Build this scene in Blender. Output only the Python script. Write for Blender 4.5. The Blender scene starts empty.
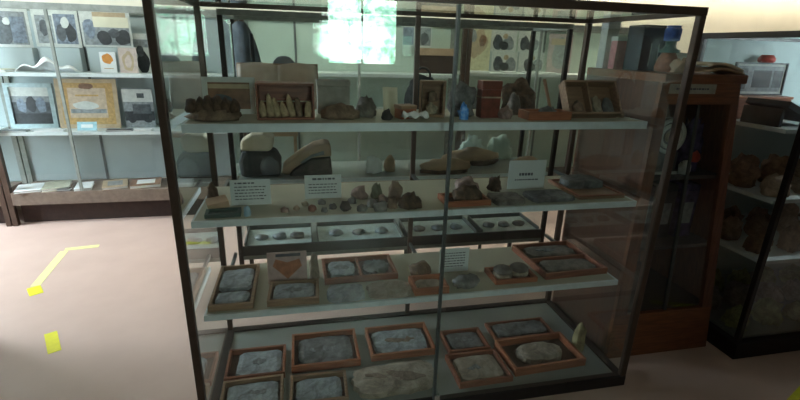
import bpy, bmesh, math, random
from mathutils import Vector, Matrix, noise
random.seed(7)
S = bpy.context.scene
COL = S.collection
PI = math.pi

# ------------------------------------------------------------------ materials
def new_mat(name):
    m = bpy.data.materials.new(name); m.use_nodes = True
    nt = m.node_tree
    for n in list(nt.nodes):
        nt.nodes.remove(n)
    out = nt.nodes.new('ShaderNodeOutputMaterial')
    return m, nt, out

_mats = {}
def plain(name, col, rough=.6, metal=0.0, vary=.12, scale=30, bump=0.0, c2=None, spec=.5, stretch=None):
    """Principled surface whose colour wanders a little between two tones of noise."""
    if name in _mats: return _mats[name]
    m, nt, out = new_mat(name)
    b = nt.nodes.new('ShaderNodeBsdfPrincipled')
    b.inputs['Roughness'].default_value = rough
    b.inputs['Metallic'].default_value = metal
    b.inputs['Specular IOR Level'].default_value = spec
    tc = nt.nodes.new('ShaderNodeTexCoord')
    mp = nt.nodes.new('ShaderNodeMapping')
    if stretch: mp.inputs['Scale'].default_value = stretch
    nz = nt.nodes.new('ShaderNodeTexNoise')
    nz.inputs['Scale'].default_value = scale; nz.inputs['Detail'].default_value = 6
    cr = nt.nodes.new('ShaderNodeValToRGB')
    d = c2 if c2 else tuple(max(0, c * (1 - vary * 2)) for c in col)
    cr.color_ramp.elements[0].color = (*d, 1); cr.color_ramp.elements[0].position = .35
    cr.color_ramp.elements[1].color = (*col, 1); cr.color_ramp.elements[1].position = .65
    nt.links.new(tc.outputs['Object'], mp.inputs['Vector'])
    nt.links.new(mp.outputs['Vector'], nz.inputs['Vector'])
    nt.links.new(nz.outputs['Fac'], cr.inputs['Fac'])
    nt.links.new(cr.outputs['Color'], b.inputs['Base Color'])
    if bump:
        bp = nt.nodes.new('ShaderNodeBump'); bp.inputs['Strength'].default_value = bump
        bp.inputs['Distance'].default_value = .01
        nt.links.new(nz.outputs['Fac'], bp.inputs['Height'])
        nt.links.new(bp.outputs['Normal'], b.inputs['Normal'])
    nt.links.new(b.outputs['BSDF'], out.inputs['Surface'])
    _mats[name] = m
    return m

def glass(name, tint=(.975, .99, .985), refl=2.1):
    """Clear pane: straight-through light, plus mirror reflection by Fresnel at the outer faces."""
    if name in _mats: return _mats[name]
    m, nt, out = new_mat(name)
    tr = nt.nodes.new('ShaderNodeBsdfTransparent'); tr.inputs['Color'].default_value = (*tint, 1)
    gl = nt.nodes.new('ShaderNodeBsdfGlossy'); gl.inputs['Roughness'].default_value = .015
    gl.inputs['Color'].default_value = (.95, 1, .98, 1)
    fr = nt.nodes.new('ShaderNodeFresnel'); fr.inputs['IOR'].default_value = 1.5
    geo = nt.nodes.new('ShaderNodeNewGeometry')
    inv = nt.nodes.new('ShaderNodeMath'); inv.operation = 'SUBTRACT'; inv.inputs[0].default_value = 1
    mu = nt.nodes.new('ShaderNodeMath'); mu.operation = 'MULTIPLY'
    m2 = nt.nodes.new('ShaderNodeMath'); m2.operation = 'MULTIPLY'; m2.inputs[1].default_value = refl; m2.use_clamp = True
    mx = nt.nodes.new('ShaderNodeMixShader')
    nt.links.new(geo.outputs['Backfacing'], inv.inputs[1])
    nt.links.new(fr.outputs['Fac'], mu.inputs[0]); nt.links.new(inv.outputs[0], mu.inputs[1])
    nt.links.new(mu.outputs[0], m2.inputs[0]); nt.links.new(m2.outputs[0], mx.inputs['Fac'])
    nt.links.new(tr.outputs[0], mx.inputs[1]); nt.links.new(gl.outputs[0], mx.inputs[2])
    nt.links.new(mx.outputs[0], out.inputs['Surface'])
    _mats[name] = m
    return m

def emit(name, col, strength):
    m, nt, out = new_mat(name)
    e = nt.nodes.new('ShaderNodeEmission'); e.inputs['Color'].default_value = (*col, 1)
    e.inputs['Strength'].default_value = strength
    nt.links.new(e.outputs[0], out.inputs['Surface'])
    return m

def window_view(name, strength):
    """Bright overcast daylight through leaves outside a window."""
    m, nt, out = new_mat(name)
    e = nt.nodes.new('ShaderNodeEmission'); e.inputs['Strength'].default_value = strength
    tc = nt.nodes.new('ShaderNodeTexCoord')
    nz = nt.nodes.new('ShaderNodeTexNoise'); nz.inputs['Scale'].default_value = 5.5; nz.inputs['Detail'].default_value = 8
    nz.inputs['Roughness'].default_value = .7
    cr = nt.nodes.new('ShaderNodeValToRGB')
    el = cr.color_ramp.elements
    el[0].position = .37; el[0].color = (.05, .22, .12, 1)
    el[1].position = .56; el[1].color = (1, 1, 1, 1)
    k = el.new(.46); k.color = (.35, .8, .6, 1)
    nt.links.new(tc.outputs['Object'], nz.inputs['Vector']); nt.links.new(nz.outputs['Fac'], cr.inputs['Fac'])
    nt.links.new(cr.outputs['Color'], e.inputs['Color']); nt.links.new(e.outputs[0], out.inputs['Surface'])
    return m

def stone(name, c1, c2, scale=25, bump=.35, rough=.8):
    m = plain(name, c1, rough, c2=c2, scale=scale, bump=bump)
    nt = m.node_tree
    if 'streak' in nt.nodes: return m
    b = next(n for n in nt.nodes if n.type == 'BSDF_PRINCIPLED')
    link = b.inputs['Base Color'].links[0]; src = link.from_socket
    tc = next(n for n in nt.nodes if n.type == 'TEX_COORD')
    n2 = nt.nodes.new('ShaderNodeTexNoise'); n2.name = 'streak'; n2.inputs['Scale'].default_value = 11
    n2.inputs['Detail'].default_value = 9; n2.inputs['Roughness'].default_value = .75; n2.inputs['Distortion'].default_value = 1.6
    r2 = nt.nodes.new('ShaderNodeValToRGB')
    r2.color_ramp.elements[0].position = .42; r2.color_ramp.elements[0].color = (.66, .65, .64, 1)
    r2.color_ramp.elements[1].position = .56; r2.color_ramp.elements[1].color = (1.06, 1.06, 1.06, 1)
    mx = nt.nodes.new('ShaderNodeMix'); mx.data_type = 'RGBA'; mx.blend_type = 'MULTIPLY'; mx.inputs['Factor'].default_value = 1
    nt.links.new(tc.outputs['Object'], n2.inputs['Vector']); nt.links.new(n2.outputs['Fac'], r2.inputs['Fac'])
    nt.links.new(src, mx.inputs['A']); nt.links.new(r2.outputs['Color'], mx.inputs['B'])
    nt.links.new(mx.outputs['Result'], b.inputs['Base Color'])
    return m
def wood(name, c1, c2, rough=.45, along='x'):
    return plain(name, c1, rough, c2=c2, scale=9, stretch={'x': (1, 9, 9), 'y': (9, 1, 9), 'z': (9, 9, 1)}[along], bump=.06)

BRONZE = plain('dark bronze metal', (.085, .052, .038), .36, .3, vary=.1)
BRONZE2 = plain('blackened bronze metal', (.022, .016, .016), .4, .3, vary=.1)
STEEL = plain('dull grey metal', (.11, .12, .12), .4, .5)
GREYPAINT = plain('grey green painted metal', (.26, .28, .25), .5)
BROWNBASE = plain('greyish brown painted steel', (.2, .145, .11), .55)
DARKVOID = plain('dark brown kick board', (.045, .022, .016), .7)
PANEL = plain('grey blue backing panel', (.4, .46, .46), .8, vary=.05, scale=4)
MINT = plain('pale grey green backing panel', (.5, .58, .5), .8, vary=.04, scale=4)
SEAM = plain('dark seam strip', (.12, .13, .13), .6)
SHELFTOP = plain('cream shelf board', (.44, .425, .33), .5, vary=.05, scale=6)
SHELFEDGE = plain('pale grey aluminium shelf edge', (.68, .75, .78), .4, .1, vary=.05)
SHELFWHITE = plain('white shelf', (.68, .74, .74), .4, vary=.04)
DECK = plain('pale grey green cabinet deck', (.25, .27, .25), .35, vary=.06, scale=5)
GLASS = glass('cabinet glass')
GLASSC = glass('clear thin glass', (.98, .99, .985), 1.2)
GLASSG = glass('greenish glass edge', (.6, .75, .72), 1.7)
OAK = wood('reddish varnished wood', (.25, .085, .03), (.15, .048, .018))
OAKV = wood('reddish varnished wood upright', (.2, .075, .035), (.13, .045, .022), along='z')
TRAYW = wood('tray wood red brown', (.3, .105, .055), (.19, .062, .035))
TRAYW2 = wood('tray wood orange brown', (.4, .14, .065), (.27, .085, .04))
TRAYPALE = wood('tray wood pale brown', (.33, .2, .12), (.22, .125, .075))
TRAYIN = plain('tray lining dark brown', (.085, .045, .032), .8)
PAPER = plain('white paper', (.78, .8, .8), .7, vary=.03, scale=8)
CREAM = plain('cream paper', (.72, .68, .52), .7, vary=.05, scale=8)
INK = plain('grey print ink', (.1, .1, .13), .7)
SLATE = stone('blue grey slate', (.36, .39, .41), (.2, .22, .24), 22)
SLATED = stone('dark grey slate', (.2, .2, .2), (.09, .085, .08), 20)
SLATEB = stone('brown grey shale', (.27, .235, .2), (.13, .11, .095), 18)
SLATET = stone('tan sandstone', (.4, .33, .26), (.27, .21, .16), 16)
IMPR = stone('dark fossil imprint', (.25, .255, .26), (.13, .13, .135), 90)
IMPRR = stone('reddish brown fossil imprint', (.27, .19, .14), (.17, .115, .09), 60)
DKBROWN = stone('dark brown fossil', (.17, .1, .06), (.07, .042, .028), 30, 1)
MIDBROWN = stone('mid brown stone', (.3, .2, .135), (.17, .11, .075), 25, .8)
GREYROCK = stone('grey stone', (.26, .25, .24), (.14, .135, .13), 25, .8)
PALEROCK = stone('pale buff stone', (.48, .4, .3), (.32, .25, .18), 25, .8)
PINKROCK = stone('pinkish stone', (.38, .26, .23), (.24, .16, .14), 25, .8)
BLACKROCK = stone('blackish stone', (.07, .062, .06), (.03, .027, .026), 30, .8)
GREENROCK = stone('mossy yellow green stone', (.3, .31, .13), (.15, .16, .07), 20, .8)
YELLOWROCK = stone('yellowish buff stone', (.42, .36, .18), (.26, .21, .1), 25, .7)
BLUEREFL = plain('bright blue reflection', (.05, .25, .75), .12, vary=.3, scale=60, bump=.4, c2=(.25, .5, .9))
BLACKCLOTH = plain('charcoal cloth', (.045, .05, .058), .9, vary=.2, scale=12)
GREYCLOTH = plain('blue grey cloth', (.16, .18, .21), .9, vary=.2, scale=12)
TANCLOTH = plain('tan cloth', (.5, .33, .21), .9, vary=.15, scale=9)
CREAMCLOTH = plain('cream cloth', (.68, .57, .42), .9, vary=.1, scale=9)
WHITECLOTH = plain('white cloth', (.82, .84, .84), .9, vary=.05, scale=9)
MINTCLOTH = plain('pale mint cloth', (.55, .68, .6), .9, vary=.08, scale=12)
TAPE = plain('yellow floor tape', (.83, .76, .02), .5, vary=.04)
TAPEW = plain('faded pale yellow floor tape', (.85, .84, .35), .5, vary=.04)
BLUEPL = plain('deep blue glaze', (.03, .1, .42), .2, vary=.2)
DKBLUE = plain('dark navy board', (.02, .025, .045), .4, vary=.2)
PINK = plain('rose card', (.62, .22, .24), .7)
ORANGE = plain('orange paint', (.75, .3, .05), .6)
REDBOX = plain('red brown lacquer', (.2, .05, .03), .3, vary=.2)
PURPLE = plain('crumpled purple film', (.13, .1, .22), .25, vary=.35, scale=25, bump=1)
REDF = plain('bright red cloth', (.5, .05, .03), .6)
FOIL = plain('white plastic film', (.85, .87, .86), .12, vary=.1, scale=40, bump=.8)

# ------------------------------------------------------------------ mesh helpers
class MB:
    def __init__(self):
        self.bm = bmesh.new(); self.mats = []
    def _mi(self, m):
        if m is None: return 0
        if m not in self.mats: self.mats.append(m)
        return self.mats.index(m)
    def _add(self, verts, faces, m=None, M=None, smooth=False):
        vs = [self.bm.verts.new(M @ Vector(v) if M else v) for v in verts]
        k = self._mi(m)
        for f in faces:
            try:
                fc = self.bm.faces.new([vs[i] for i in f]); fc.material_index = k; fc.smooth = smooth
            except ValueError:
                pass
        return vs
    def box(self, x0, x1, y0, y1, z0, z1, m=None, M=None):
        v = [(x, y, z) for z in (z0, z1) for y in (y0, y1) for x in (x0, x1)]
        f = [(0, 2, 3, 1), (4, 5, 7, 6), (0, 1, 5, 4), (2, 6, 7, 3), (0, 4, 6, 2), (1, 3, 7, 5)]
        self._add(v, f, m, M); return self
    def hexa(self, v, m=None):
        f = [(0, 2, 3, 1), (4, 5, 7, 6), (0, 1, 5, 4), (2, 6, 7, 3), (0, 4, 6, 2), (1, 3, 7, 5)]
        self._add(v, f, m); return self
    def prism(self, poly, z0, z1, m=None, M=None):
        n = len(poly)
        v = [(x, y, z0) for x, y in poly] + [(x, y, z1) for x, y in poly]
        f = [tuple(range(n - 1, -1, -1)), tuple(range(n, 2 * n))] + [(i, (i + 1) % n, n + (i + 1) % n, n + i) for i in range(n)]
        self._add(v, f, m, M); return self
    def lathe(self, prof, n=20, m=None, M=None):
        v = []; f = []
        for r, z in prof:
            for i in range(n):
                a = 2 * PI * i / n; v.append((r * math.cos(a), r * math.sin(a), z))
        for j in range(len(prof) - 1):
            for i in range(n):
                a, b = j * n + i, j * n + (i + 1) % n
                f.append((a, b, b + n, a + n))
        f.append(tuple(range(n - 1, -1, -1))); f.append(tuple((len(prof) - 1) * n + i for i in range(n)))
        self._add(v, f, m, M, True); return self
    def torus(self, R, r, m=None, M=None, n=28, k=8):
        v = []; f = []
        for i in range(n):
            a = 2 * PI * i / n
            for j in range(k):
                b = 2 * PI * j / k
                v.append(((R + r * math.cos(b)) * math.cos(a), (R + r * math.cos(b)) * math.sin(a), r * math.sin(b)))
        for i in range(n):
            for j in range(k):
                f.append((i * k + j, ((i + 1) % n) * k + j, ((i + 1) % n) * k + (j + 1) % k, i * k + (j + 1) % k))
        self._add(v, f, m, M, True); return self
    def lump(self, w, d, h, seed, rough=.25, freq=1.6, m=None, sub=3, M=None, flat=.35):
        """Rounded rough stone resting on z = 0."""
        t = bmesh.new(); bmesh.ops.create_icosphere(t, subdivisions=sub, radius=1)
        off = Vector((seed * 3.7, seed * 1.3, seed * 2.1)); vs = []
        for v in t.verts:
            p = v.co.copy()
            q = p * (1 + rough * 1.35 * noise.fractal(p * freq * 1.25 + off, .8, 2.0, 5))
            q.z = max(q.z, -flat)
            vs.append((q.x, q.y, q.z))
        x = [max(abs(v[0]) for v in vs), max(abs(v[1]) for v in vs), max(v[2] for v in vs)]
        z0 = min(v[2] for v in vs)
        vs = [(v[0] / x[0] * w / 2, v[1] / x[1] * d / 2, (v[2] - z0) / (x[2] - z0) * h) for v in vs]
        fs = [tuple(v.index for v in f.verts) for f in t.faces]; t.free()
        self._add(vs, fs, m, M, True); return self
    def slab(self, w, d, h, seed, square=4.0, jag=.07, m=None, M=None, n=28, rel=.25):
        """Flat split stone: a ragged outline, thickness h, uneven top."""
        r = random.Random(seed); R = 5
        out = []
        for i in range(n):
            a = 2 * PI * i / n; c, s = math.cos(a), math.sin(a)
            k = (abs(c) ** square + abs(s) ** square) ** (-1 / square) * (1 - jag * r.random() * 1.6)
            out.append((k * c * w / 2, k * s * d / 2))
        v = [(x, y, 0) for x, y in out]
        for j in range(R):
            s = 1 - j / R * .98 if j else 1
            for x, y in out:
                z = h * (1 + rel * noise.noise(Vector((x * s * 14 + seed, y * s * 14, seed * .7)))) * (.8 if j == 0 else 1)
                v.append((x * s * (.97 if j == 0 else .95), y * s * (.97 if j == 0 else .95), z))
        f = [tuple(range(n - 1, -1, -1))]
        for j in range(R):
            for i in range(n):
                f.append((j * n + i, j * n + (i + 1) % n, (j + 1) * n + (i + 1) % n, (j + 1) * n + i))
        f.append(tuple(R * n + i for i in range(n)))
        self._add(v, f, m, M); return self
    def sheet(self, fn, nu, nv, th=.004, m=None):
        """A curved sheet of real thickness: fn(u, v) -> point."""
        P = [[Vector(fn(i / nu, j / nv)) for j in range(nv + 1)] for i in range(nu + 1)]
        top = []; bot = []
        for i in range(nu + 1):
            for j in range(nv + 1):
                a = P[min(i + 1, nu)][j] - P[max(i - 1, 0)][j]; b = P[i][min(j + 1, nv)] - P[i][max(j - 1, 0)]
                nn = a.cross(b); nn = nn.normalized() if nn.length > 1e-9 else Vector((0, 0, 1))
                top.append(P[i][j] + nn * th / 2); bot.append(P[i][j] - nn * th / 2)
        W = nv + 1; N = len(top); f = []
        for i in range(nu):
            for j in range(nv):
                a, b, c, d = i * W + j, (i + 1) * W + j, (i + 1) * W + j + 1, i * W + j + 1
                f.append((a, b, c, d)); f.append((d + N, c + N, b + N, a + N))
        ring = [i * W for i in range(nu + 1)] + [nu * W + j for j in range(1, nv + 1)] + [i * W + nv for i in range(nu - 1, -1, -1)] + [j for j in range(nv - 1, 0, -1)]
        for k in range(len(ring)):
            a, b = ring[k], ring[(k + 1) % len(ring)]
            f.append((b, a, a + N, b + N))
        self._add(top + bot, f, m, None, True); return self
    def build(self, name, mat=None, parent=None, bevel=0, loc=None):
        bmesh.ops.recalc_face_normals(self.bm, faces=self.bm.faces)
        me = bpy.data.meshes.new(name); self.bm.to_mesh(me); self.bm.free()
        ms = self.mats if self.mats else [mat]
        if self.mats and mat is not None and mat not in ms: ms = ms
        for m in ms: me.materials.append(m)
        o = bpy.data.objects.new(name, me); COL.objects.link(o)
        if parent: o.parent = parent
        if loc: o.location = loc
        if bevel:
            b = o.modifiers.new('Bevel', 'BEVEL'); b.width = bevel; b.segments = 2; b.limit_method = 'ANGLE'
        return o

def tag(o, label, cat, group=None, kind=None):
    o['label'] = label; o['category'] = cat
    if group: o['group'] = group
    if kind: o['kind'] = kind
    return o
def thing(name, label, cat, loc=(0, 0, 0), rz=0, group=None, rx=0):
    o = bpy.data.objects.new(name, None); COL.objects.link(o); o.empty_display_size = .05
    o.location = loc; o.rotation_euler = (rx, 0, rz)
    return tag(o, label, cat, group)
def struct(name, mb, mat, bevel=0, parent=None):
    o = mb.build(name, mat, parent, bevel)
    o['kind'] = 'structure'
    return o

# ------------------------------------------------------------------ room
XL, XR, YN, YF, ZC = -3.6, 8.0, -4.0, 3.22, 2.75
FLOOR = plain('pinkish beige linoleum floor', (.62, .45, .385), .38, vary=.05, scale=3, c2=(.57, .405, .345))
WALL = plain('cream painted wall', (.78, .74, .62), .8, vary=.03, scale=3)
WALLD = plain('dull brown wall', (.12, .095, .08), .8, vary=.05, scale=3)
CEIL = plain('beige ceiling board', (.5, .46, .38), .85, vary=.03, scale=3)
struct('floor', MB().box(XL, XR, YN, YF + .1, -.06, 0), FLOOR)
struct('ceiling', MB().box(XL, XR, YN, YF + .1, ZC, ZC + .06), CEIL)
struct('wall_back', MB().box(XL - .1, XR + .1, YF, YF + .1, 0, ZC), WALL)
struct('wall_right', MB().box(XR, XR + .1, YN, YF, 0, ZC), WALLD)
wx0, wx1, wz0, wz1 = .73, 1.68, 1.36, 2.45
nw = MB()
nw.box(XL - .1, wx0, YN - .1, YN, 0, ZC); nw.box(wx1, XR + .1, YN - .1, YN, 0, ZC)
nw.box(wx0, wx1, YN - .1, YN, 0, wz0); nw.box(wx0, wx1, YN - .1, YN, wz1, ZC)
struct('wall_near', nw, WALLD)
vy0, vy1, vz0, vz1 = 1.45, 2.6, .8, 2.35
lw = MB()
lw.box(XL - .1, XL, YN, vy0, 0, ZC); lw.box(XL - .1, XL, vy1, YF, 0, ZC)
lw.box(XL - .1, XL, vy0, vy1, 0, vz0); lw.box(XL - .1, XL, vy0, vy1, vz1, ZC)
struct('wall_left', lw, WALL)
struct('light_block_left', MB().box(XL, -1.4, .9, 1.0, 0, ZC), WALLD)  # unseen wall added to shade the near left floor from the window
struct('light_block_near', MB().box(1.44, XR, -2.6, -2.5, 0, ZC), WALLD)  # unseen wall added behind the camera to dim the right side
WINF = plain('pale window frame', (.6, .62, .6), .5)
w1 = MB().box(wx0, wx1, YN - .09, YN - .08, wz0, wz1).build('window_1', window_view('daylight through leaves', 13))
w1['kind'] = 'structure'
f = MB()
for x in (wx0, wx1 - .035, (wx0 + wx1) / 2 - .015): f.box(x, x + .022, YN - .07, YN - .03, wz0, wz1)
for z in (wz0, wz1 - .035): f.box(wx0, wx1, YN - .07, YN - .03, z, z + .035)
f.build('window_frame', STEEL, w1)
c = MB()
for x in (.735, 1.6):
    c.sheet(lambda u, v, x=x: (x + u * .07, YN - .02 + .008 * math.sin(u * 9), wz1 - .02 - v * (wz1 - wz0 - .04)), 10, 2, .002)
c.build('window_curtain', MINTCLOTH, w1)
w2 = MB().box(XL - .09, XL - .08, vy0, vy1, vz0, vz1).build('window_2', emit('cool daylight', (.74, .9, 1.0), 42))
w2['kind'] = 'structure'
f = MB()
for y in (vy0, vy1 - .04, (vy0 + vy1) / 2): f.box(XL - .07, XL - .03, y, y + .04, vz0, vz1)
for z in (vz0, vz1 - .04): f.box(XL - .07, XL - .03, vy0, vy1, z, z + .04)
f.build('window_frame', WINF, w2)

def tube_light(x0, x1, y, z, label, strength, col, baffle=0):
    t = thing('ceiling_light', label, 'ceiling light', ((x0 + x1) / 2, y, z))
    h = (x1 - x0) / 2
    MB().box(-h, h, -.07, .07, .05, ZC - z).build('housing', CEIL, t, .004)
    if baffle: MB().box(-h - .1, h + .1, -.13, -.115, baffle, ZC - z).build('baffle', CEIL, t, .002)  # added board that keeps the tube light off the cases in front
    M = Matrix.Rotation(PI / 2, 4, 'Y')
    g = MB().lathe([(.012, -h + .04), (.017, -h + .05), (.017, h - .05), (.012, h - .04)], 14, None, M).build('tube', emit('fluorescent tube', col, strength), t, 0, (0, 0, .03))
    return t
tube_light(3.7, 5.0, 2.3, ZC - .14, 'added fluorescent light brightening the corner case of rocks', 14, (.95, .98, 1))  # unseen tube added to brighten the dim corner case
tube_light(2.0, 7.2, 3.02, ZC - .14, 'fluorescent ceiling light behind an added pelmet along the back wall', 85, (1, .94, .78), -.16)
tube_light(-2.4, -.9, 2.15, ZC - .14, 'added fluorescent light brightening the photograph cases', 60, (.9, .98, 1))  # unseen tube added to light the photograph cases and left floor
tube_light(-.2, 2.0, 2.42, ZC - .14, 'added fluorescent light between the two rows of cases', 72, (.93, 1, .95), -.15)  # extra unseen tube added to brighten the back panels

# ------------------------------------------------------------------ front display case
W, D, H = 2.006, .766, 1.777
T = .028
case = thing('display_case', 'large glass display case of fossils with bronze frame, in the middle of the room', 'display case')
for x in (0, W - T):
    for y in (0, D - T):
        MB().box(x, x + T, y, y + T, .055, H - .03).build('post', BRONZE, case, .003)
MB().box(1.03, 1.055, D - T, D - .005, .055, H - .03).build('post', BRONZE, case, .003)
f = MB()
for y in (0, D - T): f.box(0, W, y, y + T, H - .03, H)
for x in (0, W - T): f.box(x, x + T, T, D - T, H - .03, H)
f.build('top_frame', BRONZE, case)
f = MB()
for y in (0, D - T - .01): f.box(0, W, y, y + T + .01, 0, .055)
for x in (0, W - T - .01): f.box(x, x + T + .01, T + .01, D - T - .01, 0, .055)
f.build('base_frame', BRONZE2, case)
MB().box(T + .01, W - T - .01, T + .01, D - T - .01, .012, .045).build('deck', DECK, case)
MB().box(T, 1.03, .016, .021, .06, H - .032).build('sliding_door', GLASS, case)
MB().box(.995, W - T, .006, .011, .06, H - .032).build('sliding_door', GLASS, case)
MB().box(.995, 1.006, .0, .0225, .06, H - .032).build('door_stile', STEEL, case, .002)
MB().box(.996, 1.022, -.012, .003, .075, .1).build('lock', plain('shiny lock metal', (.7, .7, .68), .2, .8), case, .003)
MB().box(T, 1.03, D - .016, D - .011, .06, H - .032).build('back_pane', GLASSC, case)
MB().box(1.055, W - T, D - .016, D - .011, .06, H - .032).build('back_pane', GLASSC, case)
MB().box(.010, .015, T, D - T, .06, H - .032).build('side_pane', GLASS, case)
MB().box(W - .015, W - .010, T, D - T, .06, H - .032).build('side_pane', GLASS, case)
MB().box(T, W - T, T, D - T, H - .02, H - .013).build('top_pane', GLASSC, case)
Z1, Z2, Z3, ZB = 1.32, .964, .553, .045
for z, y0, y1, th in ((Z1, .11, .52, .03), (Z2, .078, .53, .024), (Z3, .094, .545, .024)):
    s = MB().box(.047, 1.923, y0 + .012, y1, z - th + .004, z).build('shelf', SHELFTOP, case)
    e = MB(); e.box(.04, 1.93, y0, y0 + .012, z - th, z + .001)
    e.box(.04, .047, y0 + .012, y1, z - th, z + .001); e.box(1.923, 1.93, y0 + .012, y1, z - th, z + .001)
    e.build('shelf_edge', SHELFEDGE, s)
    for x in (.075, 1.035, 1.9):
        MB().box(x, x + .014, y1 - .3, D - T if x == 1.035 else D - .018, z - th - .018, z - th).build('shelf_bracket', STEEL, case)

# ---- small things
_u = [0]
def seed():
    _u[0] += 1
    return _u[0]
def rock(name, label, cat, x, y, z, w, d, h, mat, rough=.3, freq=1.6, rz=0, group=None, sub=3, flat=.35):
    o = MB().lump(w, d, h, seed(), rough, freq, None, sub, None, flat).build(name, mat, None, 0, (x, y, z + .0005))
    o.rotation_euler.z = rz
    return tag(o, label, cat, group)
def slab(name, label, x, y, z, w, d, h, mat, imprint=None, square=7.0, jag=.06, rz=0, rx=0, group=None, spread=.55):
    k = seed()
    o = MB().slab(w, d, h, k, square, jag).build(name, mat, None, 0, (x, y, z + .0005))
    o.rotation_euler = (rx, 0, rz)
    tag(o, label, 'fossil slab', group)
    if imprint:
        b = MB(); r = random.Random(k)
        nseg = 9; a = r.uniform(-.4, .4); top = []; bot = []
        for i in range(nseg + 1):
            u = i / nseg; t = (u - .5) * w * spread
            hw = d * .15 * math.sin(PI * (.08 + .84 * u)) * r.uniform(.35, 1.3)
            cx, cy = t * math.cos(a), t * math.sin(a) * .6
            top.append((cx, cy + hw)); bot.append((cx, cy - hw))
        b.prism(bot + top[::-1], h * .7, h * 1.06)
        b.build('fossil_imprint', imprint, o)
    return o
def tray(label, x, y, z, w, d, rim=.035, mat=None, rz=0, lining=None, divider=None, group='wooden specimen trays'):
    mat = mat or TRAYW; t = .013
    o = thing('specimen_tray', label, 'tray', (x, y, z + .0005), rz, group)
    MB().box(-w / 2 + .002, w / 2 - .002, -d / 2 + .002, d / 2 - .002, 0, .006).build('tray_bottom', lining or TRAYIN, o)
    r = MB()
    r.box(-w / 2, w / 2, -d / 2, -d / 2 + t, 0, rim); r.box(-w / 2, w / 2, d / 2 - t, d / 2, 0, rim)
    r.box(-w / 2, -w / 2 + t, -d / 2 + t, d / 2 - t, 0, rim); r.box(w / 2 - t, w / 2, -d / 2 + t, d / 2 - t, 0, rim)
    r.build('tray_rim', mat, o, .0015)
    if divider == 'y': MB().box(-.005, .005, -d / 2 + t, d / 2 - t, .006, rim - .004).build('divider', mat, o)
    if divider == 'x': MB().box(-w / 2 + t, w / 2 - t, -.005, .005, .006, rim - .004).build('divider', mat, o)
    return o
def dashes(b, rows, w, y0, sg, hgt=.004):
    """Rows of short printed dashes on a card face (local x, z), facing -y."""
    r = random.Random(sg)
    for z, x0, x1, hh in rows:
        x = x0
        while x < x1 - .006:
            l = r.uniform(.006, .018); l = min(l, x1 - x)
            b.box(x, x + l, y0 - .0004, y0 + .0002, z - hh / 2, z + hh / 2); x += l + .004
def sign(label, x, y, z, w, h, rows, sg, rz=0):
    o = thing('sign_card', label, 'sign', (x, y, z + .0005), rz, 'printed cards in the big case')
    b = MB().box(-w / 2, w / 2, -.0012, .0012, 0, h)
    b.prism([(0, 0), (.03, 0), (0, h * .8)], -.001, .001, None, Matrix(((0, 0, 1, 0), (1, 0, 0, 0), (0, 1, 0, 0), (0, 0, 0, 1))))
    b.build('card', PAPER, o)
    t = MB(); dashes(t, rows, w, -.0013, sg); t.build('printed_lines', INK, o)
    return o

# ---- top shelf of the front case
o = thing('fossil_block', 'large dark brown knobbly fossil at the end of the top shelf', 'fossil', (.135, .215, Z1 + .0005))
b = MB().lump(.215, .13, .05, 5, .25, 1.5, None, 3); b.build('matrix_stone', MIDBROWN, o)
for i in range(6):
    u = (i - 2.5) / 2.5
    MB().lump(.05, .085, .062 - .012 * abs(u) ** 2, 20 + i, .35, 1.5, None, 2).build('ridge', DKBROWN, o, 0, (u * .075, -.004, .03))
def picture(name, label, cat, x, y, z, w, h, frame, fw, base, shapes, lean=.06, group=None, th=.014, mat_w=0, matc=None):
    """A framed or bare print, leaning back; shapes = (kind, u, v, ru, rv, material) on the print."""
    o = thing(name, label, cat, (x, y, z + .001), 0, group, -lean)
    if frame:
        b = MB()
        b.box(-w / 2, w / 2, -th, 0, 0, fw); b.box(-w / 2, w / 2, -th, 0, h - fw, h)
        b.box(-w / 2, -w / 2 + fw, -th, 0, fw, h - fw); b.box(w / 2 - fw, w / 2, -th, 0, fw, h - fw)
        b.build('picture_frame', frame, o)
    else: fw = 0
    iw, ih = w - 2 * fw, h - 2 * fw
    b = MB(); b.box(-iw / 2, iw / 2, -th * .45, 0, fw, fw + ih, matc or base)
    yy = -th * .45
    pw, ph = iw - 2 * mat_w, ih - 2 * mat_w
    if mat_w: b.box(-pw / 2, pw / 2, yy - .0008, yy, fw + mat_w, fw + mat_w + ph, base); yy -= .0008
    for k, (kind, u, v, ru, rv, m) in enumerate(shapes):
        cx, cz = (u - .5) * pw, fw + mat_w + v * ph; rx, rz_ = ru * pw, rv * ph
        n = 4 if kind == 'r' else 16
        pts = []
        for i in range(n):
            a = 2 * PI * i / n + (PI / 4 if n == 4 else 0); s = math.sqrt(2) if n == 4 else 1 + .28 * noise.noise(Vector((math.cos(a) * 1.6 + x * 9, math.sin(a) * 1.6, k * 5.3 + z)))
            px = min(max(cx + rx * s * math.cos(a), -pw / 2), pw / 2)
            pz = min(max(cz + rz_ * s * math.sin(a), fw + mat_w), fw + mat_w + ph)
            pts.append((px, pz))
        d0 = yy - .0004 * (k + 1)
        v_ = [(p[0], d0, p[1]) for p in pts]
        vs = b._add(v_ + [(p[0], yy + .0002, p[1]) for p in pts], [tuple(range(n)), tuple(range(2 * n - 1, n - 1, -1))] + [(i, n + i, n + (i + 1) % n, (i + 1) % n) for i in range(n)], m)
    b.build('picture_print', None, o)
    return o
PHB = plain('black photo tone', (.035, .04, .045), .5, vary=.2, scale=40)
PHD = plain('dark photo tone', (.1, .115, .125), .5, vary=.25, scale=40)
PHM = plain('middle photo tone', (.3, .33, .34), .5, vary=.2, scale=40)
PHL = plain('light photo tone', (.62, .64, .6), .5, vary=.08, scale=30)
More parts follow.
